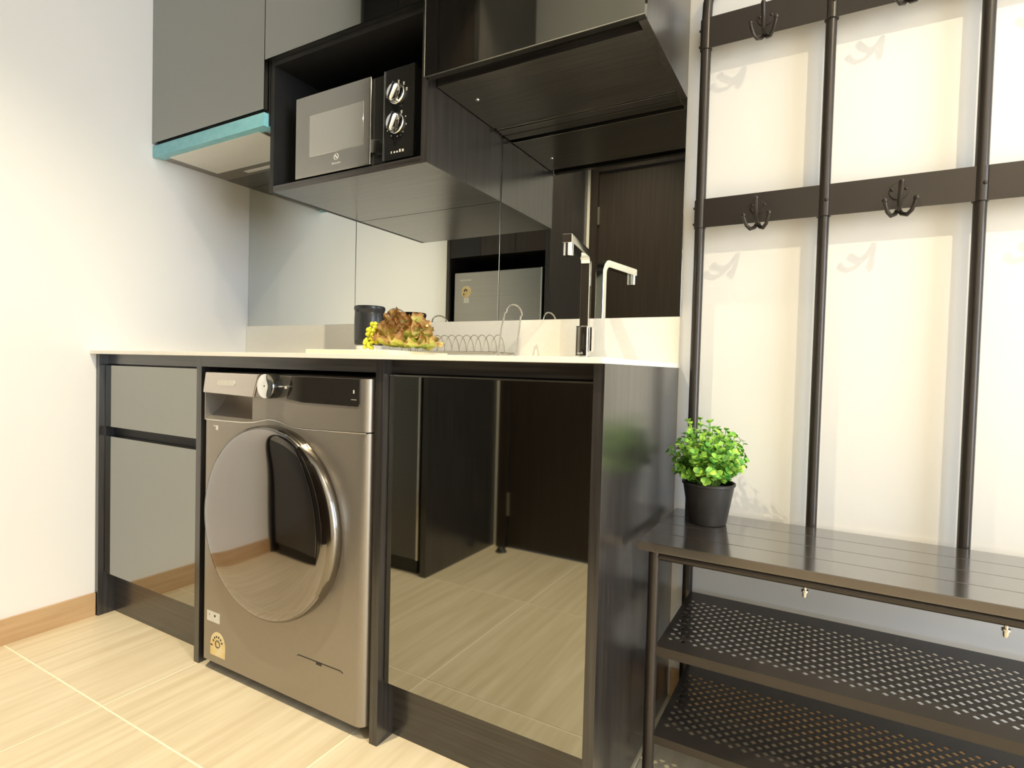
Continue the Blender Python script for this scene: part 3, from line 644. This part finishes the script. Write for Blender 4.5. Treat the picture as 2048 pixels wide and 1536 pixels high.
# perforated shelves: diamond holes in a 45 degree lattice
SX0, SX1, SY0, SY1 = 1.8135, 2.617, -.366, -.036
def shelf(z, lip):
    mb = MB(); p = .0125; h = .0066; th = .0012; nx = 31; rows = 20
    xl, yf = 1.8195, -.3325; xr, yb = xl+nx*2*p, yf+rows*p
    for zz in (z, z-th):
        def q(*pp):
            n = len(mb.v); mb.v += [(x, y, zz) for x, y in pp]; mb.f.append(tuple(range(n, n+len(pp))))
        for r in range(1, rows):
            cy = yf+r*p
            for k in range(nx+1):
                cx = xl+k*2*p+(p if r % 2 else 0)
                if cx-p < xl-1e-6 or cx+p > xr+1e-6: continue
                o4 = [(cx-p, cy), (cx, cy-p), (cx+p, cy), (cx, cy+p)]; i4 = [(cx-h, cy), (cx, cy-h), (cx+h, cy), (cx, cy+h)]
                for j in range(4): q(o4[j], o4[(j+1) % 4], i4[(j+1) % 4], i4[j])
                if zz == z:
                    for j in range(4):
                        n = len(mb.v); a, b_ = i4[j], i4[(j+1) % 4]
                        mb.v += [(a[0], a[1], z), (b_[0], b_[1], z), (b_[0], b_[1], z-th), (a[0], a[1], z-th)]; mb.f.append((n, n+1, n+2, n+3))
            if r % 2 == 0: q((xl, cy-p), (xl+p, cy), (xl, cy+p)); q((xr, cy-p), (xr, cy+p), (xr-p, cy))
        for k in range(nx+1):
            x = xl+k*2*p; x0, x1 = max(x-p, xl), min(x+p, xr)
            q((x0, yf), (x1, yf), (x, yf+p)); q((x0, yb), (x, yb-p), (x1, yb))
        q((SX0, SY0), (SX1, SY0), (SX1, yf), (SX0, yf)); q((SX0, yb), (SX1, yb), (SX1, SY1), (SX0, SY1))
        q((SX0, yf), (xl, yf), (xl, yb), (SX0, yb)); q((xr, yf), (SX1, yf), (SX1, yb), (xr, yb))
    mb.box(SX0, SX1, SY0-.0012, SY0, z-lip, z)          # folded lips
    mb.box(SX0, SX1, SY1, SY1+.0012, z-lip, z)
    return mb.build('perforated_shelf', 'iron', c)
shelf(.3010, .0195); shelf(.1175, .0165)

# ================================================================== POTTED PLANT
PC = Vector((1.868, -.150, ZB))
c = thing('potted_plant', 'small bushy green plant in a charcoal pot on the bench', 'plant', PC)
MB().lathe([(.0001, .001), (.0400, .001), (.0415, .004), (.0560, .0885), (.0585, .0895), (.0588, .0945), (.0565, .0955), (.0535, .0930), (.0520, .080), (.0001, .080)], PC, 'Z', 48).build('pot', 'pot', c, smooth=True)
MB().lathe([(.0001, .086), (.030, .085), (.0525, .081)], PC, 'Z', 24).build('soil', 'soil', c, smooth=True)
lv = []; lf = []
for i in range(5):
    t = i/4; w_ = .0080*math.sin(PI*(.12+.80*t))**.55
    for s in (-1, 0, 1): lv.append((s*w_, .0165*t, .0012*abs(s)+.0018*math.sin(PI*t)))
for i in range(4):
    for j in range(2): lf.append((i*3+j, i*3+j+1, i*3+j+4, i*3+j+3))
leafm = bpy.data.meshes.new('leaf'); leafm.from_pydata(lv, [], lf); leafm.materials.append(M['leaf'])
for p in leafm.polygons: p.use_smooth = True
rnd = random.Random(5)
def sprig_path(az, el, L):
    st_ = PC+Vector((.020*math.cos(az), .020*math.sin(az), .086)); ce = PC+Vector((0, 0, .158))
    en = ce+L*Vector((math.cos(el)*math.cos(az), math.cos(el)*math.sin(az), math.sin(el)))
    md = st_.lerp(en, .5)+Vector((0, 0, .012))
    return [st_*(1-t)**2+md*2*t*(1-t)+en*t*t for t in [k/6 for k in range(7)]]
inner = MB()
def leaf_matrix(p, t, ang, s):
    a = Vector((0, 0, 1)) if abs(t.z) < .95 else Vector((1, 0, 0)); u = t.cross(a).normalized(); w = u.cross(t)
    out = (math.cos(ang)*u+math.sin(ang)*w); y = (out*.86+t*.5).normalized(); x = y.cross(t).normalized(); z = x.cross(y)
    return Matrix.Translation(p) @ Matrix((x, y, z)).transposed().to_4x4() @ Matrix.Scale(s, 4)
view = (Vector((2.10, -1.495, .854))-PC).normalized()
cand = []
for k in range(96):
    zf = (k+.5)/96; el = math.asin(min(.99, -.62+zf*1.6)); az = k*2.39996
    cand.append((az, el))
cand.sort(key=lambda q: -(Vector((math.cos(q[1])*math.cos(q[0]), math.cos(q[1])*math.sin(q[0]), math.sin(q[1]))).dot(view)))
for n_, (az, el) in enumerate(cand):
    L = rnd.choice((rnd.uniform(.058, .078), rnd.uniform(.076, .094))); pth = sprig_path(az, el+rnd.uniform(-.08, .08), L)
    front = n_ < 26
    if front:
        sp = MB().tube(pth, [.0013, .0012, .0011, .0010, .0009, .0008, .0006], 5).build('sprig', 'stem', c, smooth=True)
    else: inner.tube(pth, .001, 4)
    base_ang = rnd.uniform(0, 3.1)
    for k in range(6 if front else 7):
        if front: f_ = 2.6+k*.66
        else: f_ = 1.2+k*.78
        i = min(int(f_), 5); p = pth[i].lerp(pth[i+1], f_-i); t = (pth[min(i+1, 6)]-pth[i]).normalized()
        for s in (0, PI):
            if front and k == 0 and s: continue
            mtx = leaf_matrix(p, t, base_ang+k*PI/2+s, rnd.uniform(.80, 1.12)*(1-.05*k))
            if front:
                o = bpy.data.objects.new('leaf', leafm); COL.objects.link(o); o.parent = sp; o.matrix_basis = mtx
            else:
                n0 = len(inner.v); inner.v += [tuple(mtx @ Vector(q)) for q in lv]; inner.f += [tuple(n0+a for a in q) for q in lf]
o = inner.build('inner_foliage', 'leaf', c, smooth=True); o['kind'] = 'stuff'

# ================================================================== FRIDGE AND ITS HOUSING (opposite side, seen in the mirrors)
c = thing('fridge_housing', 'tall black cabinet surround with doors above the fridge', 'cabinet', (.35, -1.64, 0))
box('side_panel', .684, .712, YF, -1.375, 0, TOP, 'black_wood', c, .0008)
box('side_panel', .001, .022, YF, -1.375, 0, TOP, 'black_wood', c, .0008)
box('carcass', .022, .684, YF, -1.40, 1.545, TOP, 'black_matte', c)
box('back_panel', .022, .684, YF, YF+.01, 0, 1.545, 'black_matte', c)
box('filler_panel', .022, .245, -1.398, -1.378, 1.53, TOP-.002, 'black_matte', c)
for a, b_ in ((.247, .486), (.489, .683)): box('door', a, b_, -1.398, -1.377, 1.53, TOP-.002, 'walnut', c, .0008)
c = thing('fridge', 'silver grey fridge with stickers standing in the black housing', 'fridge', (.355, -1.62, 0))
box('body', .058, .660, -1.885, -1.435, .02, 1.433, 'fridge_side', c, .006)
fd = box('upper_door', .055, .663, -1.432, -1.385, .92, 1.437, 'fridge', c, .008, 3)
fd2 = box('lower_door', .055, .663, -1.432, -1.385, .06, .912, 'fridge_lower', c, .008, 3); fd2['label'] = 'darker grey lower door'
box('door_trim', .655, .666, -1.436, -1.382, .06, 1.437, 'edge_metal', c, .002)
box('plinth', .07, .65, -1.42, -1.40, .0, .055, 'black_plastic', c)
MB().box(.098, .180, -1.3855, -1.3845, 1.383, 1.3935).build('badge', 'print', fd)
poly = [(.145+.036*math.cos(2*PI*k/20), 1.318+.036*math.sin(2*PI*k/20)) for k in range(20)]
MB().prism(poly, -1.3838, -1.3851).build('energy_label', 'energy', fd)
MB().box(.128, .166, -1.3851, -1.3840, 1.250, 1.283).build('sticker', 'sticker', fd)
m2 = MB()
for x, z in ((.133, 1.325), (.140, 1.332), (.150, 1.326), (.128, 1.303)): m2.box(x-.004, x+.004, -1.3840, -1.3834, z-.006, z+.006)
m2.build('label_marks', 'black_plastic', fd)
